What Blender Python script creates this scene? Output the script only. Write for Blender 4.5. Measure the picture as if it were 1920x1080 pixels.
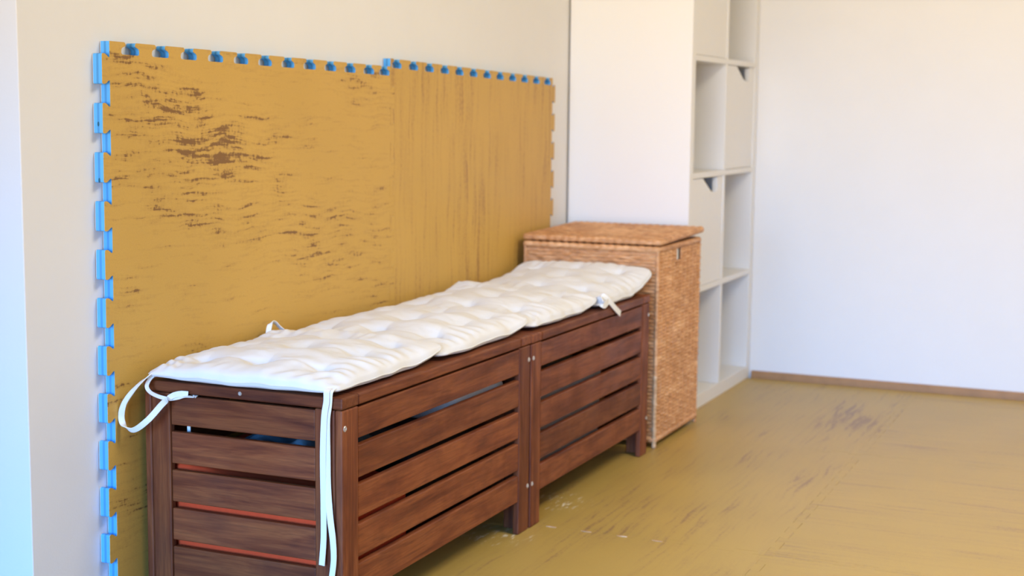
import bpy, bmesh, math, random
from mathutils import Vector, Matrix
random.seed(7)
S = bpy.context.scene
for o in list(bpy.data.objects):
    bpy.data.objects.remove(o)
C = S.collection

# ------------------------------------------------------------------ camera
CAM = Vector((1.660, -2.0053, 0.9040))
YAW, PITCH, ROLL, FPX = 0.41685, -0.11925, 0.01033, 2727.2
fw = Vector((-math.sin(YAW)*math.cos(PITCH), math.cos(YAW)*math.cos(PITCH), math.sin(PITCH)))
rt = Vector((math.cos(YAW), math.sin(YAW), 0)); up = rt.cross(fw)
r2 = rt*math.cos(ROLL) + up*math.sin(ROLL); u2 = -rt*math.sin(ROLL) + up*math.cos(ROLL)
cd = bpy.data.cameras.new('camera'); cam = bpy.data.objects.new('camera', cd); C.objects.link(cam)
cam.matrix_world = Matrix(((r2.x, u2.x, -fw.x, CAM.x), (r2.y, u2.y, -fw.y, CAM.y), (r2.z, u2.z, -fw.z, CAM.z), (0, 0, 0, 1)))
cd.sensor_fit = 'HORIZONTAL'; cd.sensor_width = 36.0; cd.lens = 36.0*FPX/1920.0
cd.clip_start = 0.05
cd.dof.use_dof = True; cd.dof.focus_distance = 2.36; cd.dof.aperture_fstop = 5.2
S.camera = cam

# ------------------------------------------------------------------ world, lights, exposure
S.view_settings.view_transform = 'Standard'; S.view_settings.look = 'None'
S.view_settings.exposure = 0.0; S.view_settings.gamma = 1.0; S.view_settings.use_curve_mapping = False
W = bpy.data.worlds.new('world'); S.world = W; W.use_nodes = True
W.node_tree.nodes['Background'].inputs[0].default_value = (0.45, 0.65, 1.0, 1)
W.node_tree.nodes['Background'].inputs[1].default_value = 0.6

def area(name, loc, target, sx, sy, power, col):
    l = bpy.data.lights.new(name, 'AREA'); l.shape = 'RECTANGLE'; l.size = sx; l.size_y = sy
    l.energy = power; l.color = col
    o = bpy.data.objects.new(name, l); C.objects.link(o); o.location = loc
    d = Vector(target) - Vector(loc); o.rotation_euler = d.to_track_quat('-Z', 'Y').to_euler()
    return o
# daylight through the low window behind the camera: cool sky falls downwards, warm sunlit ground light goes up
k = area('window_skylight', (1.3, -3.42, 0.85), (1.0, 1.6, -0.95), 2.7, 1.3, 53, (0.08, 0.40, 1.0)); k.data.spread = math.radians(56)
k = area('window_ground_light', (1.3, -3.42, 0.85), (1.4, 2.2, 2.55), 2.7, 1.3, 40, (1.0, 0.74, 0.35)); k.data.spread = math.radians(72)
# the room's ceiling lamp (warm)
area('ceiling_lamp_light', (2.1, 0.5, 2.40), (2.1, 0.5, 0.0), 0.9, 0.9, 54, (1.0, 0.92, 0.78))

# ------------------------------------------------------------------ materials
def newmat(name, rough=0.6, spec=0.4):
    m = bpy.data.materials.new(name); m.use_nodes = True
    nt = m.node_tree; b = nt.nodes['Principled BSDF']
    b.inputs['Roughness'].default_value = rough
    b.inputs['Specular IOR Level'].default_value = spec
    return m, nt, b
def N(nt, t, **k):
    n = nt.nodes.new(t)
    for a, v in k.items(): setattr(n, a, v)
    return n
def L(nt, a, b): nt.links.new(a, b)
def ramp(nt, fac, stops):
    r = N(nt, 'ShaderNodeValToRGB'); e = r.color_ramp.elements
    while len(e) > 1: e.remove(e[-1])
    e[0].position, e[0].color = stops[0][0], (*stops[0][1], 1) if len(stops[0][1]) == 3 else stops[0][1]
    for p, c in stops[1:]:
        x = e.new(p); x.color = (*c, 1)
    L(nt, fac, r.inputs[0]); return r.outputs[0]
def gray(nt, fac, a, b, va=0.0, vb=1.0):
    return ramp(nt, fac, [(a, (va,)*3), (b, (vb,)*3)])
def noise(nt, vec, scale, detail=3, rough=0.5, dist=0.0):
    n = N(nt, 'ShaderNodeTexNoise'); n.inputs['Scale'].default_value = scale
    n.inputs['Detail'].default_value = detail; n.inputs['Roughness'].default_value = rough
    n.inputs['Distortion'].default_value = dist
    L(nt, vec, n.inputs['Vector']); return n.outputs['Fac']
def mapping(nt, vec, sc=(1, 1, 1), loc=(0, 0, 0)):
    m = N(nt, 'ShaderNodeMapping'); m.inputs['Scale'].default_value = sc; m.inputs['Location'].default_value = loc
    L(nt, vec, m.inputs['Vector']); return m.outputs[0]
def mix(nt, fac, a, b, mode='MIX'):
    n = N(nt, 'ShaderNodeMix', data_type='RGBA', blend_type=mode)
    for s, v in ((0, fac), (6, a), (7, b)):
        if hasattr(v, 'is_output'): L(nt, v, n.inputs[s])
        elif s == 0: n.inputs[0].default_value = v
        else: n.inputs[s].default_value = (*v, 1)
    return n.outputs[2]
def math_(nt, op, a, b=0.0):
    n = N(nt, 'ShaderNodeMath', operation=op)
    for i, v in enumerate((a, b)):
        if hasattr(v, 'is_output'): L(nt, v, n.inputs[i])
        else: n.inputs[i].default_value = v
    return n.outputs[0]
def bump(nt, b, h, strength=0.2, dist=0.002):
    n = N(nt, 'ShaderNodeBump'); n.inputs['Strength'].default_value = strength; n.inputs['Distance'].default_value = dist
    L(nt, h, n.inputs['Height']); L(nt, n.outputs[0], b.inputs['Normal'])
def objco(nt): return N(nt, 'ShaderNodeTexCoord').outputs['Object']

def plain(name, col, rough=0.6, spec=0.4, nscale=40, namt=0.05, bscale=0, bstr=0.1):
    m, nt, b = newmat(name, rough, spec)
    co = objco(nt)
    f = noise(nt, co, nscale, 3)
    c2 = tuple(min(1, c*(1-namt*2)) for c in col)
    L(nt, mix(nt, f, col, c2), b.inputs['Base Color'])
    if bscale: bump(nt, b, noise(nt, co, bscale, 3), bstr, 0.001)
    return m

M = {}
M['wall'] = plain('wall_paint', (0.80, 0.785, 0.765), 0.75, 0.25, 9, 0.02, 220, 0.16)
M['ceil'] = plain('ceiling_paint', (0.82, 0.80, 0.76), 0.9, 0.1)
M['subfloor'] = plain('subfloor', (0.30, 0.24, 0.18), 0.8)
M['white_board'] = plain('white_lacquer', (0.82, 0.80, 0.765), 0.45, 0.35, 5, 0.01)
M['steel'] = plain('bolt_steel', (0.62, 0.58, 0.54), 0.35, 0.5); M['steel'].node_tree.nodes['Principled BSDF'].inputs['Metallic'].default_value = 0.7
M['dark'] = plain('dark_recess', (0.03, 0.02, 0.018), 0.8)
M['thread'] = plain('seam_thread', (0.74, 0.73, 0.70), 0.9)
M['ribbon'] = plain('cotton_tape', (0.84, 0.84, 0.82), 0.85, 0.15, 300, 0.04, 900, 0.15)
M['ink'] = plain('teal_ink', (0.01, 0.10, 0.16), 0.6)
M['filler_black'] = plain('filler_black', (0.03, 0.028, 0.03), 0.9)  # near-black colour standing in for the shade inside the bench
M['red'] = plain('red_cloth', (0.80, 0.075, 0.02), 0.8, 0.2, 60, 0.12, 160, 0.3)
M['denim'] = plain('blue_cloth', (0.17, 0.25, 0.32), 0.9, 0.1, 70, 0.25, 120, 0.3)
M['white_plastic'] = plain('white_plastic', (0.80, 0.79, 0.77), 0.5)
M['pale_cloth'] = plain('pale_cloth', (0.60, 0.53, 0.46), 0.9, 0.1, 30, 0.1)
M['skirting'] = plain('skirting_wood', (0.47, 0.24, 0.095), 0.5, 0.4, 25, 0.18)

def cotton():
    m, nt, b = newmat('white_cotton', 0.85, 0.12)
    co = objco(nt)
    f = noise(nt, co, 25, 3)
    L(nt, mix(nt, f, (0.755, 0.755, 0.755), (0.705, 0.70, 0.695)), b.inputs['Base Color'])
    b.inputs['Sheen Weight'].default_value = 0.1
    h = noise(nt, mapping(nt, co, (1, 1, 1)), 60, 4, 0.6)
    bump(nt, b, h, 0.12, 0.003)
    return m
M['cotton'] = cotton()

def wood(axis):
    m, nt, b = newmat('stained_wood_' + 'xyz'[axis], 0.50, 0.22)
    tc = objco(nt); oi = N(nt, 'ShaderNodeObjectInfo')
    off = N(nt, 'ShaderNodeVectorMath', operation='ADD')
    sc = N(nt, 'ShaderNodeVectorMath', operation='SCALE'); sc.inputs['Scale'].default_value = 37.0
    cb = N(nt, 'ShaderNodeCombineXYZ')
    for i in range(3): L(nt, oi.outputs['Random'], cb.inputs[i])
    L(nt, cb.outputs[0], sc.inputs[0]); L(nt, tc, off.inputs[0]); L(nt, sc.outputs[0], off.inputs[1])
    s = [1.0, 1.0, 1.0]; s[axis] = 0.09
    co = mapping(nt, off.outputs[0], s)
    g = noise(nt, co, 46, 5, 0.6, 0.6)
    s2 = [1.0, 1.0, 1.0]; s2[axis] = 0.045
    fine = noise(nt, mapping(nt, off.outputs[0], s2), 330, 3, 0.6)
    blot = noise(nt, off.outputs[0], 9, 3, 0.6)
    c = ramp(nt, g, [(0.30, (0.085, 0.019, 0.008)), (0.46, (0.165, 0.043, 0.015)), (0.60, (0.230, 0.068, 0.022)), (0.74, (0.130, 0.034, 0.013))])
    c = mix(nt, gray(nt, blot, 0.5, 0.8, 0.0, 0.55), c, (0.075, 0.022, 0.012))
    c = mix(nt, gray(nt, fine, 0.35, 0.6, 0.35, 0.0), c, (0.06, 0.016, 0.009))
    hv = N(nt, 'ShaderNodeHueSaturation'); L(nt, c, hv.inputs['Color'])
    L(nt, math_(nt, 'ADD', math_(nt, 'MULTIPLY', oi.outputs['Random'], 0.5), 0.80), hv.inputs['Value'])
    L(nt, hv.outputs[0], b.inputs['Base Color'])
    L(nt, gray(nt, blot, 0.3, 0.8, 0.42, 0.62), b.inputs['Roughness'])
    bump(nt, b, fine, 0.18, 0.001)
    return m
WD = [wood(0), wood(1), wood(2)]

def foam(name, grain, axes, base=(0.62, 0.372, 0.082), dark=(0.145, 0.055, 0.020), cover=0.74, shift=(0, 0, 0), length=9.0, fine=75.0, width=0.05, strength=0.85, rough=0.5, dense=None, spot=None, scuffs=(), spec=0.35):
    """tan foam with dark brush streaks along axis `grain`; `axes` = the two in-plane axes"""
    m, nt, b = newmat(name, rough, spec)
    ob = objco(nt)
    co = mapping(nt, ob, (1, 1, 1), shift)
    cross = [a for a in axes if a != grain][0]
    # gentle waviness of the streaks
    wv = N(nt, 'ShaderNodeTexNoise'); wv.inputs['Scale'].default_value = 7.0; wv.inputs['Detail'].default_value = 4
    L(nt, co, wv.inputs['Vector'])
    vs = N(nt, 'ShaderNodeVectorMath', operation='SCALE'); vs.inputs['Scale'].default_value = 0.030; L(nt, wv.outputs['Color'], vs.inputs[0])
    va = N(nt, 'ShaderNodeVectorMath', operation='ADD'); L(nt, co, va.inputs[0]); L(nt, vs.outputs[0], va.inputs[1])
    s1 = [1.0, 1.0, 1.0]; s1[grain] = length; s1[cross] = fine
    st = noise(nt, mapping(nt, va.outputs[0], s1), 1.0, 4, 0.55)
    s2 = [1.0, 1.0, 1.0]; s2[grain] = 2.0; s2[cross] = 7.0
    patch = noise(nt, mapping(nt, co, s2), 1.0, 3, 0.6)
    s3 = [1.0, 1.0, 1.0]; s3[grain] = 120.0; s3[cross] = 95.0
    frag = noise(nt, mapping(nt, va.outputs[0], s3), 1.0, 3, 0.65)
    v = math_(nt, 'ADD', math_(nt, 'MULTIPLY', st, 0.60), math_(nt, 'MULTIPLY', patch, 0.40))
    v = math_(nt, 'ADD', v, math_(nt, 'MULTIPLY', frag, 0.24))
    if dense:
        c_, r_, amt = dense
        d = N(nt, 'ShaderNodeVectorMath', operation='DISTANCE')
        L(nt, mapping(nt, ob, (1, 0.55, 2.0)), d.inputs[0]); d.inputs[1].default_value = (0, c_[0]*0.55, c_[1]*2.0)
        v = math_(nt, 'ADD', v, gray(nt, d.outputs['Value'], r_*0.3, r_, amt, 0.0))
    if spot:
        d = N(nt, 'ShaderNodeVectorMath', operation='DISTANCE')
        L(nt, mapping(nt, ob, (1.0, 0.33, 1.0)), d.inputs[0]); d.inputs[1].default_value = (spot[0], spot[1]*0.33, 0)
        v = math_(nt, 'ADD', v, gray(nt, d.outputs['Value'], spot[2]*0.3, spot[2], spot[3], 0.0))
    mask = gray(nt, v, cover, cover+width, 0.0, strength)
    faint = gray(nt, v, cover-0.10, cover+0.02, 0.0, 0.28)
    big = noise(nt, co, 3.0, 2)
    grit = noise(nt, co, 420, 2)
    c = mix(nt, gray(nt, big, 0.35, 0.7), base, tuple(x*0.92 for x in base))
    c = mix(nt, gray(nt, grit, 0.4, 0.7, 0.0, 0.22), c, tuple(x*0.68 for x in base))
    c = mix(nt, faint, c, tuple(0.4*x+0.6*y for x, y in zip(base, dark)))
    c = mix(nt, mask, c, dark)
    for (sx, sy, rad) in scuffs:      # pale scratches where furniture was dragged
        d = N(nt, 'ShaderNodeVectorMath', operation='DISTANCE'); L(nt, ob, d.inputs[0]); d.inputs[1].default_value = (sx, sy, 0)
        near = gray(nt, d.outputs['Value'], rad*0.45, rad, 1.0, 0.0)
        n2 = noise(nt, mapping(nt, ob, (1.0, 0.22, 1.0)), 95, 4, 0.65, 0.4)
        c = mix(nt, math_(nt, 'MULTIPLY', near, gray(nt, n2, 0.56, 0.64, 0.0, 0.85)), c, (0.80, 0.68, 0.46))
    L(nt, c, b.inputs['Base Color'])
    bump(nt, b, grit, 0.22, 0.0006)
    return m
M['foam_side'] = foam('wall_mat_face', 1, (1, 2), cover=0.722, fine=105.0, length=10.0, width=0.045, strength=0.8, dense=((0.38, -0.15), 0.42, 0.033))
M['foam_up'] = foam('wall_mat_face_upright', 2, (1, 2), dark=(0.27, 0.125, 0.042), length=3.5, fine=62.0, width=0.12, strength=0.72, cover=0.68, shift=(0, 3.1, 0.7))
FL = dict(base=(0.485, 0.312, 0.072), rough=0.40, spec=0.45)
M['floor_y'] = foam('floor_mat_lengthwise', 1, (0, 1), dark=(0.21, 0.11, 0.06), shift=(0.37, 5.2, 0), length=3.8, fine=85.0, width=0.08, strength=0.72, cover=0.705, spot=(0.86, 2.35, 0.17, 0.10), scuffs=((0.40, 1.09, 0.11), (0.40, 0.78, 0.10)), **FL)
M['floor_x'] = foam('floor_mat_crosswise', 0, (0, 1), dark=(0.25, 0.14, 0.07), shift=(2.2, 1.7, 0), length=3.2, fine=75.0, width=0.10, strength=0.6, cover=0.695, **FL)

def blue_foam():
    m, nt, b = newmat('blue_foam', 0.6, 0.3)
    co = objco(nt)
    sp = N(nt, 'ShaderNodeSeparateXYZ'); L(nt, co, sp.inputs[0])
    line = math_(nt, 'ABSOLUTE', math_(nt, 'SUBTRACT', sp.outputs[0], 0.0112))
    f = gray(nt, line, 0.0006, 0.0016, 1.0, 0.0)
    n = noise(nt, co, 60, 2)
    c = mix(nt, n, (0.12, 0.46, 0.86), (0.10, 0.40, 0.78))
    L(nt, mix(nt, f, c, (0.06, 0.25, 0.52)), b.inputs['Base Color'])
    return m
M['blue'] = blue_foam()
M['mat_back'] = plain('pale_foam_back', (0.66, 0.58, 0.54), 0.7)

def wicker(name, col, col2):
    m, nt, b = newmat(name, 0.5, 0.4)
    co = objco(nt)
    n = noise(nt, mapping(nt, co, (0.5, 0.5, 2.2)), 75, 4, 0.6)
    n2 = noise(nt, co, 14, 3)
    c = ramp(nt, n, [(0.3, tuple(x*0.62 for x in col)), (0.5, col), (0.72, col2)])
    n3 = noise(nt, mapping(nt, co, (0.35, 0.35, 2.0)), 20, 3, 0.6)
    c = mix(nt, gray(nt, n2, 0.4, 0.75, 0.0, 0.6), c, tuple(x*0.66 for x in col))
    c = mix(nt, gray(nt, n3, 0.5, 0.72, 0.0, 0.40), c, tuple(min(1, x*1.35) for x in col2))
    L(nt, c, b.inputs['Base Color'])
    return m
M['wicker'] = wicker('woven_cane', (0.60, 0.285, 0.115), (0.76, 0.46, 0.24))
M['cane_pale'] = wicker('pale_cane', (0.60, 0.34, 0.16), (0.76, 0.55, 0.35))

# ------------------------------------------------------------------ mesh helpers
def link(name, me, mat, parent=None, loc=(0, 0, 0), rot=(0, 0, 0), smooth=False):
    o = bpy.data.objects.new(name, me); C.objects.link(o)
    if mat: me.materials.append(mat)
    o.location = loc; o.rotation_euler = rot
    if parent: o.parent = parent
    if smooth:
        for p in me.polygons: p.use_smooth = True
    return o
def empty(name, loc=(0, 0, 0), rot=(0, 0, 0)):
    o = bpy.data.objects.new(name, None); C.objects.link(o); o.location = loc; o.rotation_euler = rot
    o.empty_display_size = 0.05
    return o
def tag(o, label, cat, group=None):
    o['label'] = label; o['category'] = cat
    if group: o['group'] = group
    return o
def structure(o): o['kind'] = 'structure'; return o
def box_mesh(name, sx, sy, sz, bev=0.0, seg=2):
    bm = bmesh.new(); bmesh.ops.create_cube(bm, size=1.0)
    for v in bm.verts: v.co = Vector((v.co.x*sx, v.co.y*sy, v.co.z*sz))
    if bev: bmesh.ops.bevel(bm, geom=bm.edges[:], offset=bev, segments=seg, affect='EDGES', profile=0.5)
    me = bpy.data.meshes.new(name); bm.to_mesh(me); bm.free(); return me
def box(name, x0, x1, y0, y1, z0, z1, mat, parent=None, bev=0.0, seg=2):
    me = box_mesh(name, x1-x0, y1-y0, z1-z0, bev, seg)
    return link(name, me, mat, parent, ((x0+x1)/2, (y0+y1)/2, (z0+z1)/2))
def prism(name, pts, axis, a0, a1, mat, parent=None, loc=(0, 0, 0), rot=(0, 0, 0)):
    """extrude polygon pts (two in-plane coords) along axis between a0 and a1"""
    def P3(p, a):
        if axis == 0: return (a, p[0], p[1])
        if axis == 1: return (p[0], a, p[1])
        return (p[0], p[1], a)
    n = len(pts)
    vs = [P3(p, a0) for p in pts] + [P3(p, a1) for p in pts]
    fs = [tuple(range(n-1, -1, -1)), tuple(range(n, 2*n))] + [(i, (i+1) % n, n+(i+1) % n, n+i) for i in range(n)]
    me = bpy.data.meshes.new(name); me.from_pydata(vs, [], fs)
    bm = bmesh.new(); bm.from_mesh(me); bmesh.ops.recalc_face_normals(bm, faces=bm.faces[:])
    big = [f for f in bm.faces if len(f.verts) > 4]
    bmesh.ops.triangulate(bm, faces=big, quad_method='BEAUTY', ngon_method='EAR_CLIP')
    bm.to_mesh(me); bm.free()
    return link(name, me, mat, parent, loc, rot)
def round_poly(pts, r, n=3, closed=False):
    out = []; k = len(pts)
    for i, p in enumerate(pts):
        if not closed and i in (0, k-1): out.append(p); continue
        a, c = pts[i-1], pts[(i+1) % k]
        d1 = (a[0]-p[0], a[1]-p[1]); d2 = (c[0]-p[0], c[1]-p[1])
        l1 = math.hypot(*d1); l2 = math.hypot(*d2)
        cr = abs(d1[0]*d2[1]-d1[1]*d2[0])/(l1*l2+1e-12)
        if cr < 0.05: out.append(p); continue
        rr = min(r, l1*0.45, l2*0.45)
        p1 = (p[0]+d1[0]/l1*rr, p[1]+d1[1]/l1*rr); p2 = (p[0]+d2[0]/l2*rr, p[1]+d2[1]/l2*rr)
        for j in range(n+1):
            t = j/n
            out.append(((1-t)**2*p1[0]+2*t*(1-t)*p[0]+t*t*p2[0], (1-t)**2*p1[1]+2*t*(1-t)*p[1]+t*t*p2[1]))
    return out
PITCHM = 1.0/12
def teeth(s0, s1, centres, length=0.020, wo=0.0515, wb=0.034, r=0.006):
    """jigsaw profile: list of (s, t), s rising from s0 to s1, teeth stick out to t=length"""
    pts = [(s0, 0.0)]
    for c in centres:
        q = [(c-wb/2, 0.0), (c-wo/2, length*0.62), (c-wo/2, length), (c+wo/2, length), (c+wo/2, length*0.62), (c+wb/2, 0.0)]
        pts += q
    pts.append((s1, 0.0))
    return round_poly(pts, r)
def tube(name, pts, r, mat, parent=None, seg=8, closed=False, radii=None, loc=(0, 0, 0)):
    pts = [Vector(p) for p in pts]; n = len(pts); vs = []; fs = []
    ref = Vector((0, 0, 1)); u = None
    for i, p in enumerate(pts):
        a = pts[i-1] if (i > 0 or closed) else p; b = pts[(i+1) % n] if (i < n-1 or closed) else p
        t = (b-a).normalized()
        if u is None:
            u = t.cross(ref)
            if u.length < 1e-3: u = t.cross(Vector((1, 0, 0)))
        u = (u - t*u.dot(t)).normalized(); w = t.cross(u)
        rr = radii[i] if radii else r
        for k in range(seg):
            a2 = 2*math.pi*k/seg; vs.append(p + (u*math.cos(a2)+w*math.sin(a2))*rr)
    m = n if closed else n-1
    for i in range(m):
        for k in range(seg):
            j = (i+1) % n
            fs.append((i*seg+k, i*seg+(k+1) % seg, j*seg+(k+1) % seg, j*seg+k))
    if not closed:
        fs.append(tuple(range(seg-1, -1, -1))); fs.append(tuple((n-1)*seg+k for k in range(seg)))
    me = bpy.data.meshes.new(name); me.from_pydata(vs, [], fs)
    return link(name, me, mat, parent, loc, smooth=True)
def spline(pts, n=8):
    pts = [Vector(p) for p in pts]; out = []
    P = [pts[0]*2-pts[1]] + pts + [pts[-1]*2-pts[-2]]
    for i in range(1, len(P)-2):
        for k in range(n):
            t = k/n; a, b, c, d = P[i-1], P[i], P[i+1], P[i+2]
            out.append(0.5*((2*b)+(c-a)*t+(2*a-5*b+4*c-d)*t*t+(3*b-a-3*c+d)*t**3))
    out.append(pts[-1]); return out
def ribbon(name, pts, wdirs, width, mat, parent, th=0.0014, n=10):
    """flat woven tape through pts; wdirs gives the direction of its width at each point"""
    c = spline(pts, n); w = spline(wdirs, n); vs = []; fs = []
    for i, p in enumerate(c):
        t = (c[min(i+1, len(c)-1)]-c[max(i-1, 0)]).normalized()
        d = (w[i]-t*w[i].dot(t)).normalized(); nn = t.cross(d)
        for a, b in ((-1, -1), (1, -1), (1, 1), (-1, 1)):
            vs.append(p + d*(a*width/2) + nn*(b*th/2))
    for i in range(len(c)-1):
        for k in range(4):
            fs.append((i*4+k, i*4+(k+1) % 4, i*4+4+(k+1) % 4, i*4+4+k))
    fs.append((3, 2, 1, 0)); m = (len(c)-1)*4; fs.append((m, m+1, m+2, m+3))
    me = bpy.data.meshes.new(name); me.from_pydata(vs, [], fs)
    return link(name, me, mat, parent)

# ------------------------------------------------------------------ the room
YB = 2.9155
structure(box('floor', -1.6, 3.8, -3.6, YB+0.1, -0.12, -0.022, M['subfloor']))
structure(box('ceiling', -1.6, 3.8, -3.6, YB+0.1, 2.50, 2.60, M['ceil']))
structure(box('wall_left', -1.6, 0.0, -0.1965, YB+0.1, -0.022, 2.50, M['wall'], bev=0.002))
structure(box('wall_back', 0.0, 3.8, YB, YB+0.1, -0.022, 2.50, M['wall']))
structure(box('wall_right', 3.7, 3.8, -3.6, YB, -0.022, 2.50, M['wall']))
structure(box('wall_far_left', -1.7, -1.6, -3.6, -0.1965, -0.022, 2.50, M['wall']))
# front wall (behind the camera) with the window opening
wx0, wx1, wz0, wz1 = -0.25, 2.65, 0.12, 1.62
def front_wall():
    bm = bmesh.new()
    for (x0, x1, z0, z1) in ((-1.7, wx0, -0.022, 2.5), (wx1, 3.8, -0.022, 2.5), (wx0, wx1, -0.022, wz0), (wx0, wx1, wz1, 2.5)):
        r = bmesh.ops.create_cube(bm, size=1.0)
        for v in r['verts']:
            v.co = Vector(((x0+x1)/2+v.co.x*(x1-x0), -3.65+v.co.y*0.1, (z0+z1)/2+v.co.z*(z1-z0)))
    me = bpy.data.meshes.new('wall_front'); bm.to_mesh(me); bm.free()
    return structure(link('wall_front', me, M['wall']))
front_wall()
def window():
    bm = bmesh.new()
    for (x0, x1, z0, z1) in ((wx0, wx1, wz0, wz0+0.06), (wx0, wx1, wz1-0.06, wz1), (wx0, wx0+0.06, wz0, wz1), (wx1-0.06, wx1, wz0, wz1), ((wx0+wx1)/2-0.03, (wx0+wx1)/2+0.03, wz0, wz1)):
        r = bmesh.ops.create_cube(bm, size=1.0)
        for v in r['verts']:
            v.co = Vector(((x0+x1)/2+v.co.x*(x1-x0), -3.64+v.co.y*0.06, (z0+z1)/2+v.co.z*(z1-z0)))
    me = bpy.data.meshes.new('window_1'); bm.to_mesh(me); bm.free()
    structure(link('window_1', me, M['white_board']))
window()
structure(box('baseboard_back', 0.40, 3.7, YB-0.014, YB-0.0005, -0.022, 0.024, M['skirting'], bev=0.003))

# ------------------------------------------------------------------ foam floor tiles (jigsaw mats)
XJ, YJ = 0.955, 0.887
G = 0.00035
def floor_tile(i, j, mat, label):
    x0, x1 = (0.0015, XJ) if i == 0 else (XJ+(i-1), XJ+i)
    y0, y1 = YJ+(j-1), YJ+j
    if j == 2: y1 = min(y1, YB-0.016)
    def zx(y_lo, y_hi):            # vertical joint profile along y, teeth towards +x
        cs = [y_lo + PITCHM*(k+1) for k in range(11) if y_lo + PITCHM*(k+1.4) <= y_hi]
        return teeth(y_lo, y_hi, cs)
    def zy(x_lo, x_hi):
        cs = [x_hi - PITCHM*(k+0.5) for k in range(11, -1, -1) if x_hi - PITCHM*(k+0.9) >= x_lo]
        return teeth(x_lo, x_hi, cs)
    pts = []
    lo = zy(x0, x1)                # bottom edge: neighbour's teeth come in from below (towards +y)
    if j > -1: pts += [(s, y0+t+G) for s, t in lo]
    else: pts += [(x0, y0), (x1, y0)]
    if i < 2: pts += [(x1+t-G, s) for s, t in zx(y0, y1)][1:-1]
    else: pts += [(x1, y0), (x1, y1)]
    if j < 2: pts += [(s, y1+t-G) for s, t in reversed(zy(x0, x1))]
    else: pts += [(x1-G, y1), (x0+G, y1)]
    if i > 0: pts += [(x0+t+G, s) for s, t in reversed(zx(y0, y1))][1:-1]
    cln = []
    for p in pts:
        if not cln or math.hypot(p[0]-cln[-1][0], p[1]-cln[-1][1]) > 1e-5: cln.append(p)
    o = prism('floor_mat', cln, 2, -0.0215, 0.0, mat)
    return tag(o, label, 'floor mat', 'tan foam floor mats')
FT = {(0, 0): 'tan jigsaw floor mat under the near slatted bench', (0, 1): 'tan jigsaw floor mat under the far bench and wicker hamper',
      (0, 2): 'tan jigsaw floor mat in front of the white cube shelf', (1, 0): 'tan jigsaw floor mat with cross streaks, at lower right of the photo',
      (1, 1): 'tan jigsaw floor mat with cross streaks, at mid right of the photo', (1, 2): 'tan jigsaw floor mat against the wooden baseboard, right of the shelf'}
for (i, j), lab in FT.items():
    floor_tile(i, j, M['floor_y'] if i == 0 else M['floor_x'], lab)
# pale flecks in the open corners of the mat joint
for k, (fx, who) in enumerate(((0.4800, 'closest to the bench foot'), (0.5624, 'second from the bench foot'), (0.6451, 'third from the bench foot'), (0.7248, 'furthest from the bench foot'))):
    pts = [(fx-0.013, 0.8868), (fx-0.006, 0.8845), (fx+0.009, 0.8850), (fx+0.013, 0.8880), (fx+0.004, 0.8905), (fx-0.008, 0.8898)]
    o = prism('pale_fleck', round_poly(pts, 0.002, closed=True), 2, -0.0002, 0.0012, M['cane_pale'])
    tag(o, 'pale fleck in the floor mat joint, ' + who, 'fleck', 'pale flecks in the mat joint')

# ------------------------------------------------------------------ foam mats leaning on the wall
MR = 0.0101
MT = 1.0196                       # world height of the first mat's near top corner
def wall_mat(name, label, poly, face_mat, dots=()):
    t = empty(name, (0, 0, MT), (-MR, 0, 0))
    tag(t, label, 'foam mat', 'jigsaw foam mats standing against the wall')
    prism('foam_core', poly, 0, 0.0020, 0.0205, M['blue'], t)
    prism('back_layer', poly, 0, 0.0010, 0.0020, M['mat_back'], t)
    f = prism('face_layer', poly, 0, 0.0205, 0.0214, face_mat, t)
    f['label'] = 'tan streaked front skin'
    for (a, b) in dots:
        bm = bmesh.new(); bmesh.ops.create_uvsphere(bm, u_segments=12, v_segments=8, radius=1.0)
        for v in bm.verts: v.co = Vector((v.co.x*0.0020, v.co.y*0.0005, v.co.z*0.0042))
        me = bpy.data.meshes.new('ink_dot'); bm.to_mesh(me); bm.free()
        d = link('ink_dot', me, M['ink'], t, (0.0112, a, b), smooth=True); d['label'] = 'dark teal dot on a tooth'
    return t
# local coords: a along the wall, b up (0 = top edge of the first mat, negative below)
def zfloor(a): return (0.0006 - MT + a*math.sin(MR))/math.cos(MR)
TB = 0.0212
A_R = 0.989                       # recess line of first mat's right edge
tooth_b = [-0.0500 + 0.0 - PITCHM*k for k in range(12)]
def side_centres(b_top, n=12): return [b_top - PITCHM*k for k in range(n)]
def left_edge(b_hi, b_lo, cs):    # outline going down, teeth towards -a
    pr = teeth(-b_hi, -b_lo, [-c for c in cs])
    return [(-t, -s) for s, t in pr]
ml = left_edge(0.0, zfloor(0), [c for c in side_centres(-0.0470) if c > zfloor(0)+0.03])
# first tooth is clipped by the corner: shorter
mid_c = [-0.072 - PITCHM*k for k in range(11)]
def mid_edge(b_lo, b_hi, off, grow=0.0):    # shared joint, going up, teeth towards +a
    pr = teeth(b_lo, b_hi, sorted(c for c in mid_c if c > b_lo+0.03), wo=0.0515+grow, wb=0.034+grow)
    return [(A_R + t + off, s) for s, t in pr]
def top_edge(a_hi, a_lo, b_top, slots, shear=0.0, wo=0.029, wi=0.049):
    pts = [(a_hi, b_top)]
    for c in sorted(slots, reverse=True):
        q = [(c+wo/2, b_top), (c+wo/2-0.002, b_top-TB*0.30), (c+wi/2, b_top-TB*0.50), (c+wi/2, b_top-TB), (c-wi/2, b_top-TB), (c-wi/2, b_top-TB*0.50), (c-wo/2+0.002, b_top-TB*0.30), (c-wo/2, b_top)]
        pts += q
    pts.append((a_lo, b_top))
    return [(a, b - shear*(a-A_R)) for a, b in round_poly(pts, 0.0065)]
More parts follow.
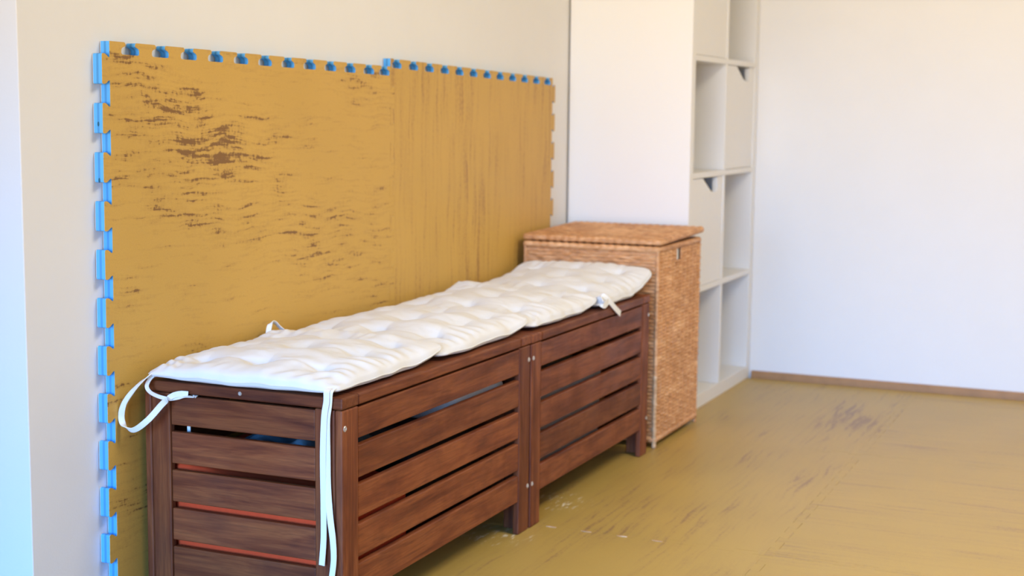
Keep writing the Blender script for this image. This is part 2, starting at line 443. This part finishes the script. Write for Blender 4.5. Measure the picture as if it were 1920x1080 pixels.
p1 = ml + [(A_R, zfloor(A_R))] + mid_edge(zfloor(A_R), 0.0, -0.00015)[1:] + top_edge(A_R, 0.0, 0.0, [0.0545 + PITCHM*k for k in range(11)] + [0.9600])[1:-1]
def clean(p):
    o = []
    for q in p:
        if not o or math.hypot(q[0]-o[-1][0], q[1]-o[-1][1]) > 2e-4: o.append(q)
    if math.hypot(o[0][0]-o[-1][0], o[0][1]-o[-1][1]) < 2e-4: o.pop()
    return o
wall_mat('jigsaw_mat', 'tan foam jigsaw mat with blue edges and sideways dark streaks, left of the wall mats', clean(p1), M['foam_side'], [(-0.0200, -0.0470-PITCHM-0.010), (-0.0200, -0.0470-2*PITCHM-0.022)])
A2 = 1.975; B2 = 0.0185; SH = 0.0095
me_up = mid_edge(zfloor(A_R), 0.0, 0.00025, 0.0008)
re_c = [B2 - 0.055 - PITCHM*k for k in range(12)]
b2top = B2 - SH*(A2-A_R)
re = [(A2 + t, s) for s, t in teeth(zfloor(A2), b2top, sorted(c for c in re_c if c > zfloor(A2)+0.03))]
left2 = [(A_R+0.00015, B2)] + list(reversed(me_up))
p2 = left2 + re + top_edge(A2, A_R+0.00015, B2, [A_R + 0.030 + PITCHM*k for k in range(12)], SH)[1:-1]
wall_mat('jigsaw_mat', 'tan foam jigsaw mat with upright streaks, right of the wall mats, behind the hamper', clean(p2), M['foam_up'])

# ------------------------------------------------------------------ slatted storage benches
BX0, BX1, BL, BT, LT = 0.0330, 0.4415, 0.7985, 0.4300, 0.0195
def bench(y0, label):
    cx, cy = (BX0+BX1)/2, y0+BL/2
    t = empty('storage_bench', (cx, cy, 0)); tag(t, label, 'storage bench', 'dark stained slatted storage benches')
    hx, hy = (BX1-BX0)/2, BL/2
    b = 0.0022
    # lid: two breadboard ends and the long boards between them
    zl0, zl1 = BT-LT, BT
    lid = box('lid', -hx, hx, -hy, -hy+0.055, zl0, zl1, WD[0], t, 0.003)
    def sub(name, x0, x1, y0_, y1_, m):
        o = box(name, x0, x1, y0_, y1_, zl0, zl1, m, None, 0.003)
        o.parent = lid; o.location = o.location - lid.location; return o
    sub('end_board', -hx, hx, hy-0.055, hy, WD[0])
    nb = 5; wv = (2*hx)/nb
    for k in range(nb): sub('lid_board', -hx+k*wv+(0 if k == 0 else 0.0008), -hx+(k+1)*wv-(0 if k == nb-1 else 0.0008), -hy+0.0556, hy-0.0556, WD[1])
    legz = zl0-0.0012
    th = 0.0148
    px = hx-0.0012; py = hy-0.0018
    tops = [0.4060, 0.3400, 0.2706, 0.2012, 0.1312]; bots = [0.3520, 0.2826, 0.2132, 0.1432, 0.0735]
    for s in (-1, 1):
        xa, xb = (px-th, px) if s > 0 else (-px, -px+th)
        for e in (-1, 1):
            ya, yb = (py-0.0545, py) if e > 0 else (-py, -py+0.0545)
            box('leg', xa, xb, ya, yb, 0.0, legz, WD[2], t, 0.0035)
        for zt, zb in zip(tops, bots):
            ins = 0.0018
            x0, x1 = (xa, xb-ins) if s > 0 else (xa+ins, xb)
            box('front_slat' if s > 0 else 'rear_slat', x0, x1, -py+0.0552, py-0.0552, zb, zt, WD[1], t, b)
    for e in (-1, 1):
        ya, yb = (py-th-0.0006, py-0.0006) if e > 0 else (-py+0.0006, -py+th+0.0006)
        for s in (-1, 1):
            xa, xb = (px-th-0.0395, px-th-0.0006) if s > 0 else (-px+th+0.0006, -px+th+0.0395)
            box('end_stile', xa, xb, ya, yb, 0.0, legz, WD[2], t, 0.0025)
        for zt, zb in zip(tops, bots):
            ins = 0.0025
            y0_, y1_ = (ya, yb-ins) if e > 0 else (ya+ins, yb)
            box('end_slat', -px+th+0.0401, px-th-0.0401, y0_, y1_, zb, zt, WD[0], t, b)
    # base boards inside
    for k in range(4):
        w = (2*(px-th)-0.004)/4
        box('base_board', -px+th+0.002+k*w+0.002, -px+th+0.002+(k+1)*w-0.002, -py+th+0.002, py-th-0.002, 0.074, 0.086, WD[1], t, 0.001)
    # bolts
    for e in (-1, 1):
        for z in (0.3775, 0.0985):
            yy = e*(py-0.0085)
            o = bolt('bolt', 0.0042); o.parent = t; o.location = (px+0.0001, yy, z)
    o = bolt('screw', 0.0030); o.parent = t; o.location = (0.0013, -hy-0.0001, 0.4215); o.rotation_euler = (0, 0, -math.pi/2)
    return t
_bolt = {}
def bolt(name, r):
    if r not in _bolt:
        bm = bmesh.new(); prof = [(r*1.25, -0.0006), (r*1.25, 0.0003), (r, 0.0012), (r*0.55, 0.0012), (r*0.5, 0.0003), (0.0, 0.0003)]
        ring = []
        for k in range(18):
            a = 2*math.pi*k/18
            ring.append([bm.verts.new((x, rr*math.cos(a), rr*math.sin(a))) for rr, x in prof[:-1]])
        for k in range(18):
            A, B = ring[k], ring[(k+1) % 18]
            for i in range(len(A)-1): bm.faces.new((A[i], A[i+1], B[i+1], B[i]))
        bm.faces.new([ring[k][-1] for k in range(18)])
        bmesh.ops.recalc_face_normals(bm, faces=bm.faces[:])
        me = bpy.data.meshes.new('bolt'); bm.to_mesh(me); bm.free(); me.materials.append(M['steel']); _bolt[r] = me
    o = bpy.data.objects.new(name, _bolt[r]); C.objects.link(o); return o
B1Y = 0.0549
near_bench = bench(B1Y, 'dark stained slatted storage bench nearest the viewer, holding red and blue cloth')
far_bench = near_bench.copy(); C.objects.link(far_bench)
def copy_kids(src, dst):
    for ch in list(src.children):
        c = ch.copy(); C.objects.link(c); c.parent = dst; copy_kids(ch, c)
copy_kids(near_bench, far_bench)
far_bench.location.y += BL+0.0008; far_bench.location.x += 0.0018
far_bench['label'] = 'dark stained slatted storage bench further back, touching the wicker hamper'

# ------------------------------------------------------------------ things kept inside the benches
def soft_box(name, x0, x1, y0, y1, z0, z1, mat, label, cat, seed=0, wob=0.006, bev=0.02, topslope=0.0, taper=0.0):
    bm = bmesh.new(); bmesh.ops.create_cube(bm, size=1.0)
    sx, sy, sz = x1-x0, y1-y0, z1-z0
    for v in bm.verts: v.co = Vector((v.co.x*sx, v.co.y*sy, v.co.z*sz))
    bmesh.ops.bevel(bm, geom=bm.edges[:], offset=bev, segments=4, affect='EDGES', profile=0.5)
    bmesh.ops.subdivide_edges(bm, edges=[e for e in bm.edges if e.calc_length() > 0.05], cuts=9, use_grid_fill=True)
    from mathutils import noise as mn
    for v in bm.verts:
        k = v.co.copy()
        h = (k.z+sz/2)/sz
        d = mn.noise(k*18+Vector((seed*3.1, 0, 0)))*wob
        v.co += v.co.normalized()*d*min(1, h*3)
        v.co.z -= topslope*h*(k.x/sx+0.5)
        v.co.y *= 1-taper*(1-h)
        v.co.z = max(v.co.z, -sz/2)
    me = bpy.data.meshes.new(name); bm.to_mesh(me); bm.free()
    o = link(name, me, mat, None, ((x0+x1)/2, (y0+y1)/2, (z0+z1)/2), smooth=True)
    return tag(o, label, cat)
BIN = 0.0868
soft_box('folded_blanket', 0.062, 0.412, 0.080, 0.345, BIN, 0.286, M['red'], 'red cloth seen between the lower end slats of the near bench', 'blanket', 1, 0.003, 0.016, 0.060)
soft_box('white_pillow', 0.120, 0.412, 0.530, 0.800, 0.2915, 0.352, M['white_plastic'], 'white rounded bundle showing through the top front slat gap of the near bench', 'pillow', 2, 0.003, 0.029)
soft_box('dark_filler', 0.090, 0.345, 0.500, 0.810, BIN, 0.2910, M['filler_black'], 'added dark block under the white pillow, standing in for shade inside the near bench', 'filler', 5, 0.002, 0.02)  # added block: props up the white pillow and keeps the lower slat gaps black
soft_box('pale_bag', 0.110, 0.405, 0.935, 1.405, BIN, 0.296, M['pale_cloth'], 'pale grey bundle seen between the front slats of the far bench', 'bag', 3, 0.006, 0.02, 0.0, 0.10)
def jeans():
    n, m = 34, 20; vs = []; fs = []
    from mathutils import noise as mn
    for i in range(n+1):
        for j in range(m+1):
            u, v = i/n, j/m
            x = 0.150+u*0.235; y = 0.077+v*0.22
            fold = 0.012*math.sin(u*17+2.2*math.sin(v*4)) + 0.010*mn.noise(Vector((u*6, v*5, 1.3)))
            e = min(1, 6*min(u, 1-u, v*3, 1-v)+0.25)
            vs.append((x, y, 0.290 + (0.036 + fold)*e))
    k = len(vs)
    for i in range(n+1):
        for j in range(m+1):
            x, y, z = vs[i*(m+1)+j]
            u = i/n
            vs.append((x, y, min(z-0.004, 0.2895)))
    W = m+1
    for i in range(n):
        for j in range(m):
            a = i*W+j; fs.append((a, a+W, a+W+1, a+1)); fs.append((k+a, k+a+1, k+a+W+1, k+a+W))
    for i in range(n):
        a = i*W; fs.append((a, k+a, k+a+W, a+W)); a = i*W+m; fs.append((a, a+W, k+a+W, k+a))
    for j in range(m):
        fs.append((j, j+1, k+j+1, k+j)); a = n*W+j; fs.append((a, k+a, k+a+1, a+1))
    me = bpy.data.meshes.new('folded_trousers'); me.from_pydata(vs, [], fs)
    tag(link('folded_trousers', me, M['denim'], smooth=True), 'crumpled dark blue cloth in the top end gap of the near bench', 'clothing')
jeans()

# ------------------------------------------------------------------ tufted seat cushions with tapes
from mathutils import noise as mnoise
def cushion(label, corners, seed, T=0.038, seam=0.012, z0=BT, lift=None, curl=None, tufts=3):
    """corners: (x,y) at (near,wall),(near,front),(far,front),(far,wall)"""
    cxm = sum(c[0] for c in corners)/4; cym = sum(c[1] for c in corners)/4
    t = empty('seat_cushion', (cxm, cym, z0)); tag(t, label, 'cushion', 'white tufted seat cushions on the benches')
    n = 132
    A, B, Cc, D = [Vector((c[0]-cxm, c[1]-cym)) for c in corners]
    off = Vector((seed*7.3, seed*1.9, seed*4.7))
    tc = [(i+0.5+0.12)/(tufts+0.24) for i in range(tufts)]
    tuf = [(a+0.012*math.sin(seed+7*a+3*b), b+0.012*math.cos(seed*2+5*b+a)) for a in tc for b in tc]
    top = []; bot = []
    def lift_at(u, v):
        z = 0.0
        if lift: z += lift(u, v)
        return max(z, -0.011)
    def seam_at(u, v):
        return seam + 0.0035*mnoise.noise(Vector((u*7, v*7, 0))+off)
    def xy(u, v):
        p = (A*(1-u)+B*u)*(1-v) + (D*(1-u)+Cc*u)*v
        # scalloped rim: the cloth is drawn in slightly along each side and at the corners
        eu = min(u, 1-u); ev = min(v, 1-v)
        w = 0.0045*mnoise.noise(Vector((u*9, v*9, 3.3))+off)
        p = p + Vector((w, 0.7*w))
        cu, cv = u-0.5, v-0.5
        pin = 0.016*(1-4*cu*cu)*0 + 0.0
        rr = 0.030
        # round the corners
        du = max(0, abs(cu)-(0.5-rr*2.2)); dv = max(0, abs(cv)-(0.5-rr*2.2))
        k = min(du, dv)/ (rr*2.2)
        p = p - p.normalized()*0.010*k*k if p.length > 0 else p
        return p
    for i in range(n+1):
        for j in range(n+1):
            # denser sampling near the rim
            su, sv = i/n, j/n
            u = 0.5-0.5*math.cos(math.pi*su)*(0.35)-0.65*(0.5-su); v = 0.5-0.5*math.cos(math.pi*sv)*(0.35)-0.65*(0.5-sv)
            u = min(max(u, 0), 1); v = min(max(v, 0), 1)
            f = (max(0, 4*u*(1-u))**0.37) * (max(0, 4*v*(1-v))**0.37)
            f = min(1, f*1.04)
            d = 0.0
            for (a, b) in tuf:
                q = (u-a)**2+(v-b)**2
                d += 0.0120*math.exp(-q/(2*0.022**2)) + 0.0100*math.exp(-q/(2*0.062**2))
            # pulled folds between tufts
            uw = u + 0.030*mnoise.noise(Vector((u*5, v*5, 21))+off); vw = v + 0.030*mnoise.noise(Vector((u*5, v*5, 31))+off)
            lu = min(abs(uw-a) for a in tc); lv = min(abs(vw-b) for b in tc)
            qn = math.sqrt(min((u-a)**2+(v-b)**2 for a, b in tuf))
            near_t = 0.30+0.9*math.exp(-(qn/0.085)**2)
            inner = max(0.0, min(1.0, 5*min(u, 1-u)))*max(0.0, min(1.0, 5*min(v, 1-v)))
            sk = near_t*(0.8+0.7*mnoise.noise(Vector((u*4, v*4, 11))+off))
            d += 0.0095*max(0, sk)*(0.65*math.exp(-lu/0.022)+1.1*math.exp(-lv/0.018))*inner
            # wrinkles that run from rim towards the middle
            eu = min(u, 1-u); ev = min(v, 1-v)
            wr = 0.0
            ph = 2.2*mnoise.noise(Vector((u*5, v*5, 8))+off)
            amp = 0.5+0.9*mnoise.noise(Vector((u*4, v*4, 5))+off)
            wr += 0.0030*amp*math.sin(v*78+ph*2.4)*math.exp(-(eu/0.15)**2)*min(1, eu*16)
            wr += 0.0030*amp*math.sin(u*72+ph*2.4)*math.exp(-(ev/0.15)**2)*min(1, ev*16)
            wr += 0.0026*mnoise.noise(Vector((u*6+v*3, v*11, 2))+off)*f
            wr += 0.0011*mnoise.noise(Vector((u*22, v*30+u*9, 4))+off)*f
            z = seam_at(u, v) + T*f - d*f + wr
            zb = seam_at(u, v)*(1-min(1, f*1.6))
            lz = lift_at(u, v)
            z = max(z, seam_at(u, v)+0.0006) if f < 0.01 else max(z, zb+0.006)
            p = xy(u, v)
            top.append((p.x, p.y, z+lz)); bot.append((p.x, p.y, max(0.0006, zb+lz)))
    W = n+1; k = len(top); vs = top+bot; fs = []
    rim = [i*W for i in range(n+1)] + [n*W+j for j in range(1, n+1)] + [i*W+n for i in range(n-1, -1, -1)] + [j for j in range(n-1, 0, -1)]
    for i in range(n):
        for j in range(n):
            a = i*W+j; fs.append((a, a+W, a+W+1, a+1)); fs.append((k+a, k+a+1, k+a+W+1, k+a+W))
    for q in range(len(rim)):
        a, b = rim[q], rim[(q+1) % len(rim)]
        fs.append((a, k+a, k+b, b))
    me = bpy.data.meshes.new('cover'); me.from_pydata(vs, [], fs)
    bm = bmesh.new(); bm.from_mesh(me); bmesh.ops.recalc_face_normals(bm, faces=bm.faces[:]); bm.to_mesh(me); bm.free()
    link('cover', me, M['cotton'], t, smooth=True)
    # stitched seam cord round the rim
    sp = [(Vector(vs[r])+Vector(vs[k+r]))/2 for r in rim[::2]]
    tube('piping', sp, 0.0016, M['thread'], t, 6, True)
    return t
c1 = cushion('white tufted seat cushion nearest the viewer, long tape hanging from its corner', [(0.046, 0.040), (0.428, 0.052), (0.424, 0.468), (0.046, 0.459)], 1,
             lift=lambda u, v: 0.0180*max(0, (v-0.72)/0.28)**1.5)
c2 = cushion('second white tufted cushion from the viewer, on the middle of the row', [(0.046, 0.459), (0.430, 0.461), (0.427, 0.892), (0.050, 0.880)], 2, T=0.040,
             lift=lambda u, v: 0.0165*max(0, (v-0.72)/0.28)**1.5)
c3 = cushion('third white tufted cushion, at the near end of the far bench', [(0.042, 0.879), (0.429, 0.891), (0.432, 1.296), (0.046, 1.294)], 3, T=0.042,
             lift=lambda u, v: 0.0165*max(0, (v-0.75)/0.25)**1.5 + 0.020*max(0, (v-0.6)/0.4)**2*max(0, 1-2.2*u))
c4 = cushion('farthest white tufted cushion, lying against the wicker hamper', [(0.046, 1.295), (0.434, 1.296), (0.432, 1.706), (0.046, 1.704)], 4, T=0.045,
             lift=lambda u, v: 0.046*max(0, (v-0.55)/0.45)**1.6)
def tape(par, pts, wd, w=0.0105, name='tie_tape'):
    o = ribbon(name, [Vector(p)-par.location for p in pts], wd, w, M['ribbon'], par)
    return o
X, Y, Z = (1, 0, 0), (0, 1, 0), (0, 0, 1)
# long doubled tape hanging over the near end of the bench
tape(c1, [(0.414, 0.062, 0.4455), (0.4165, 0.047, 0.4425), (0.4160, 0.0465, 0.425), (0.4105, 0.0478, 0.395), (0.4075, 0.0485, 0.33), (0.4085, 0.048, 0.25), (0.4080, 0.0485, 0.19), (0.4045, 0.048, 0.1425)],
     [X, X, X, X, X, X, X, X], 0.0110)
tape(c1, [(0.420, 0.063, 0.4445), (0.4215, 0.0495, 0.4405), (0.4190, 0.0502, 0.42), (0.4150, 0.0508, 0.39), (0.4155, 0.0505, 0.33), (0.4160, 0.050, 0.28), (0.4205, 0.0485, 0.23), (0.4265, 0.0475, 0.19), (0.4280, 0.0475, 0.155), (0.4230, 0.0485, 0.118), (0.4215, 0.0495, 0.10)],
     [X, X, X, X, X, (1, 0.3, 0), (1, 0.5, 0), (1, 0.2, 0), X, X, X], 0.0105)
# loose loop at the wall-side corner
tape(c1, [(0.066, 0.050, 0.4425), (0.0585, 0.030, 0.4370), (0.0480, 0.012, 0.4200), (0.0330, 0.004, 0.3960), (0.0262, 0.003, 0.3720), (0.0318, 0.003, 0.3560), (0.0500, 0.005, 0.3490), (0.0760, 0.012, 0.3680), (0.0960, 0.028, 0.3960), (0.1060, 0.040, 0.4075), (0.1190, 0.046, 0.4120), (0.1340, 0.050, 0.4120)],
     [(0.3, 0, 1), (0.8, 0, 0.5), (0.9, 0, 0.4), (1, 0, 0.15), (0.8, 0.6, -0.1), (0.5, 0.6, -0.5), (0.1, 0.7, -1), (0.6, 0.3, -0.7), (0.5, 0.5, -0.5), (0, 0.6, 1), (0, 0.5, 1), (0, 0.3, 1)], 0.0105)
tape(c1, [(0.064, 0.050, 0.4420), (0.0585, 0.040, 0.4320), (0.0580, 0.034, 0.4215), (0.0660, 0.034, 0.4120), (0.0820, 0.037, 0.4055), (0.0990, 0.041, 0.4025), (0.1150, 0.044, 0.4050), (0.1300, 0.047, 0.4085), (0.1440, 0.052, 0.4083), (0.1400, 0.066, 0.4083), (0.1200, 0.079, 0.4020), (0.1085, 0.086, 0.3700), (0.1065, 0.088, 0.3350), (0.1050, 0.090, 0.3050)],
     [(1, 0, 0.3), (1, 0.3, 0), (0.8, 0.6, 0), (0.3, 0.9, 0.3), (0.0, 0.7, 0.7), (0, 0.5, 1), (0, 0.5, 1), (0, 1, 0.3), (0.3, 1, 0), (0.8, 0.6, 0), X, X, X, X], 0.0068)
# small loop at the wall-side corner of the second cushion
tape(c2, [(0.056, 0.430, 0.4400), (0.048, 0.432, 0.4600), (0.045, 0.444, 0.4790), (0.045, 0.460, 0.4800), (0.048, 0.474, 0.4690), (0.056, 0.484, 0.4570)],
     [X, (1, 0.6, 0), (0.6, 0.6, 0.6), (0.6, -0.6, 0.6), X, X], 0.0100)
# short knotted tape on the front corner between third and fourth cushion
tape(c4, [(0.418, 1.312, 0.4560), (0.4340, 1.312, 0.4640), (0.4445, 1.330, 0.4500), (0.4478, 1.358, 0.4320), (0.4485, 1.392, 0.4150), (0.4480, 1.404, 0.4100)],
     [(0, 1, 0.6), (0, 1, 0.6), (0, 0.5, 1), (0, 0.5, 1), (0, 0.5, 1), (0, 0.4, 1)], 0.0145)
tape(c4, [(0.420, 1.300, 0.4520), (0.4360, 1.290, 0.4560), (0.4440, 1.284, 0.4480), (0.4450, 1.300, 0.4440), (0.4440, 1.325, 0.4500)],
     [Z, Z, Z, Z, Z], 0.0170)

# ------------------------------------------------------------------ wicker hamper
HX0, HX1, HY0, HY1, HZ = 0.0520, 0.4400, 1.7180, 2.0960, 0.5740
def weave(name, w, h, P0, U, V, Nn, mat, parent, row=0.0062, stake=0.0145, amp=0.0024, hole=None, rib=0.0, seam=None):
    """a woven panel: rows of strands that pass over and under the stakes"""
    U, V, Nn, P0 = Vector(U), Vector(V), Vector(Nn), Vector(P0)
    nr = max(1, round(h/row)); row = h/nr; ns = max(2, round(w/stake)); stake = w/ns
    su, sv = (10 if rib else 5), 4; nu, nv = ns*su, nr*sv; vs = []; fs = []
    for j in range(nv+1):
        r = min(nr-1, j//sv); tt = (j % sv)/sv
        for i in range(nu+1):
            s = i/su
            prof = math.sin(math.pi*tt)
            und = math.cos(math.pi*(s+r))
            jit = 0.0007*mnoise.noise(Vector((s*0.9, r*1.7, w*50)))
            jump = und*(0.55+0.75*mnoise.noise(Vector((s*0.6, r*0.8, 4.4))))
            d = amp*(0.60*prof + (0.62-0.35*rib)*jump*(0.35+0.65*prof)) + jit + rib*amp*0.6*math.cos(2*math.pi*s)*(1+0.8*mnoise.noise(Vector((s*0.5, r*0.05, 7))))
            if seam: d -= 0.004*math.exp(-((i/nu*w-seam)/0.0035)**2)
            rise = 0.0009*mnoise.noise(Vector((s*0.35, r*0.25, 9.1+w)))
            vs.append(P0+U*(i/nu*w)+V*(j/nv*h+rise)+Nn*d)
    for j in range(nv):
        for i in range(nu):
            uu, vv = (i+0.5)/nu*w, (j+0.5)/nv*h
            if hole and hole[0] < uu < hole[1] and hole[2] < vv < hole[3]: continue
            a = j*(nu+1)+i; fs.append((a, a+1, a+nu+2, a+nu+1))
    me = bpy.data.meshes.new(name); me.from_pydata(vs, [], fs)
    o = link(name, me, mat, parent, smooth=True)
    md = o.modifiers.new('thickness', 'SOLIDIFY'); md.thickness = 0.005; md.offset = -1
    return o
def rope(name, path, r, mat, parent, closed=False, pitch=0.02, seg=8, step=0.004):
    """a tube ringed like wrapped or plaited cane"""
    pts = []
    P = [Vector(p) for p in path]
    for a, b in zip(P, P[1:]+([P[0]] if closed else [])):
        n = max(2, int((b-a).length/step))
        for k in range(n): pts.append(a+(b-a)*(k/n))
    if not closed: pts.append(P[-1])
    L_ = 0.0; rad = []
    for i, p in enumerate(pts):
        if i: L_ += (p-pts[i-1]).length
        rad.append(r*(0.86+0.20*abs(math.sin(math.pi*L_/pitch))+0.05*mnoise.noise(p*90)))
    return tube(name, pts, r, mat, parent, seg, closed, rad)
def hamper():
    cx, cy = (HX0+HX1)/2, (HY0+HY1)/2
    w, d = HX1-HX0, HY1-HY0
    t = empty('wicker_hamper', (cx, cy, 0)); tag(t, 'tall woven cane laundry hamper with lid at the end of the benches', 'hamper')
    x0, x1, y0, y1 = -w/2, w/2, -d/2, d/2
    zb, zt = 0.022, HZ-0.030
    hy = 1.896-cy
    hole = (hy-0.026-y0, hy+0.026-y0, 0.4985-zb, 0.5385-zb)
    weave('woven_side', w, zt-zb, (x0, y0, zb), X, Z, (0, -1, 0), M['wicker'], t, row=0.0100, stake=0.0260, amp=0.0046)
    weave('woven_side', d, zt-zb, (x1, y0, zb), Y, Z, (1, 0, 0), M['wicker'], t, row=0.0095, stake=0.0340, amp=0.0052, hole=hole, rib=1.0, seam=0.170)
    weave('woven_side', w, zt-zb, (x1, y1, zb), (-1, 0, 0), Z, (0, 1, 0), M['wicker'], t, row=0.0075)
    weave('woven_side', d, zt-zb, (x0, y1, zb), (0, -1, 0), Z, (-1, 0, 0), M['wicker'], t, row=0.0075)
    box('lining', x0+0.010, x1-0.010, y0+0.010, y1-0.010, zb, zt-0.004, M['pale_cloth'], t, 0.01)
    # handle hole frame
    hz = (0.4985+0.5385)/2
    rope('handle_frame', [(x1+0.001, hy-0.026, 0.4985), (x1+0.001, hy+0.026, 0.4985), (x1+0.001, hy+0.026, 0.5385), (x1+0.001, hy-0.026, 0.5385)], 0.0042, M['wicker'], t, True, 0.009)
    f = box('hole_plate', x1-0.012, x1-0.001, hy-0.025, hy+0.011, 0.4975, 0.5395, M['white_plastic'], t, 0.003)  # added pale plate, brightens the hole where the lining behind falls dark
    f['label'] = 'added pale plate that brightens the handle hole'
    for (a, b) in ((x0, y0), (x1, y0), (x1, y1), (x0, y1)):
        near = (a, b) == (x1, y0)
        rope('corner_post', [(a, b, 0.20 if near else 0.0), (a, b, zt)], 0.0064 if near else 0.006, M['wicker'], t, False, 0.0115)
        if near:
            f = rope('corner_foot', [(a, b, 0.0), (a, b, 0.20)], 0.0068, M['cane_pale'], t, False, 0.0115); f['label'] = 'pale wrapped cane at the foot of the corner'
    rope('bottom_rim', [(x0, y0, zb), (x1, y0, zb), (x1, y1, zb), (x0, y1, zb)], 0.0082, M['wicker'], t, True, 0.016)
    rope('top_rim', [(x0, y0, zt), (x1, y0, zt), (x1, y1, zt), (x0, y1, zt)], 0.0088, M['wicker'], t, True, 0.022)
    # lid, hinged at the wall side and standing a little open
    e = 0.006
    lx0, lx1, ly0, ly1 = x0-0.002, x1+0.004, y0-0.002, y1+0.010
    lid = empty('lid', (0, ly0, HZ-0.0195)); lid.parent = t
    lid.rotation_euler = (0.024, 0, 0)
    lw, ld = lx1-lx0, ly1-ly0
    rope('lid_rim', [(lx0, 0.006, 0.009), (lx1, 0.006, 0.009), (lx1, ld, 0.009), (lx0, ld, 0.009)], 0.0092, M['wicker'], lid, True, 0.022)
    weave('lid_top', lw, ld-0.008, (lx0, 0.006, 0.0145), X, Y, Z, M['wicker'], lid, row=0.0090, stake=0.0220, amp=0.0034)
    return t
hamper()

# ------------------------------------------------------------------ white cube shelf
def shelf():
    SX0, SX1, SY0, SY1, H = 0.006, 0.3915, 2.1475, 2.9130, 1.468
    t = empty('cube_shelf', ((SX0+SX1)/2, (SY0+SY1)/2, 0)); tag(t, 'tall white cube shelf with open cells and three doors, in the corner', 'shelf')
    o = t.location
    def bx(name, x0, x1, y0, y1, z0, z1, bev=0.0012):
        return box(name, x0-o.x, x1-o.x, y0-o.y, y1-o.y, z0, z1, M['white_board'], t, bev)
    OT, IT = 0.038, 0.017
    bx('side_panel', SX0, SX1, SY0, SY0+OT, 0, H)
    bx('side_panel', SX0, SX1, SY1-OT, SY1, 0, H)
    bx('bottom_board', SX0, SX1, SY0+OT, SY1-OT, 0, 0.042)
    bx('top_board', SX0, SX1, SY0+OT, SY1-OT, H-OT, H)
    zs = [0.3735, 0.7240, 1.0750]
    for z in zs: bx('shelf_board', SX0, SX1-0.0005, SY0+OT, SY1-OT, z-IT/2, z+IT/2)
    ym = (SY0+SY1)/2
    lev = [0.042] + zs + [H-OT]
    for k in range(4):
        za = lev[k] + (IT/2 if k else 0); zb = lev[k+1] - (IT/2 if k < 3 else 0)
        bx('divider', SX0, SX1-0.0005, ym-IT/2, ym+IT/2, za, zb)
    # door inserts with a cut-out grip
    for col, row in ((0, 1), (1, 2), (0, 3)):
        ya, yb = (SY0+OT+0.0015, ym-IT/2-0.0015) if col == 0 else (ym+IT/2+0.0015, SY1-OT-0.0015)
        za = lev[row]+IT/2+0.0015; zb = lev[row+1]-(IT/2 if row < 3 else 0)-0.0015
        w = yb-ya; ya -= o.y; yb -= o.y
        n0, n1, n2 = ya+w*0.34, ya+w*0.62, ya+w*0.82
        pts = [(ya, za), (yb, za), (yb, zb), (n2, zb), (n2, zb-0.048), (n1, zb-0.044), (n0+0.02, zb-0.010), (n0, zb), (ya, zb)]
        d = prism('cabinet_door', round_poly(pts, 0.006, closed=True), 0, SX1-0.020-o.x, SX1-0.004-o.x, M['white_board'], t)
        b = box('insert_back', SX1-0.340-o.x, SX1-0.330-o.x, ya, yb, za, zb, M['white_board'], t)
    return t
shelf()
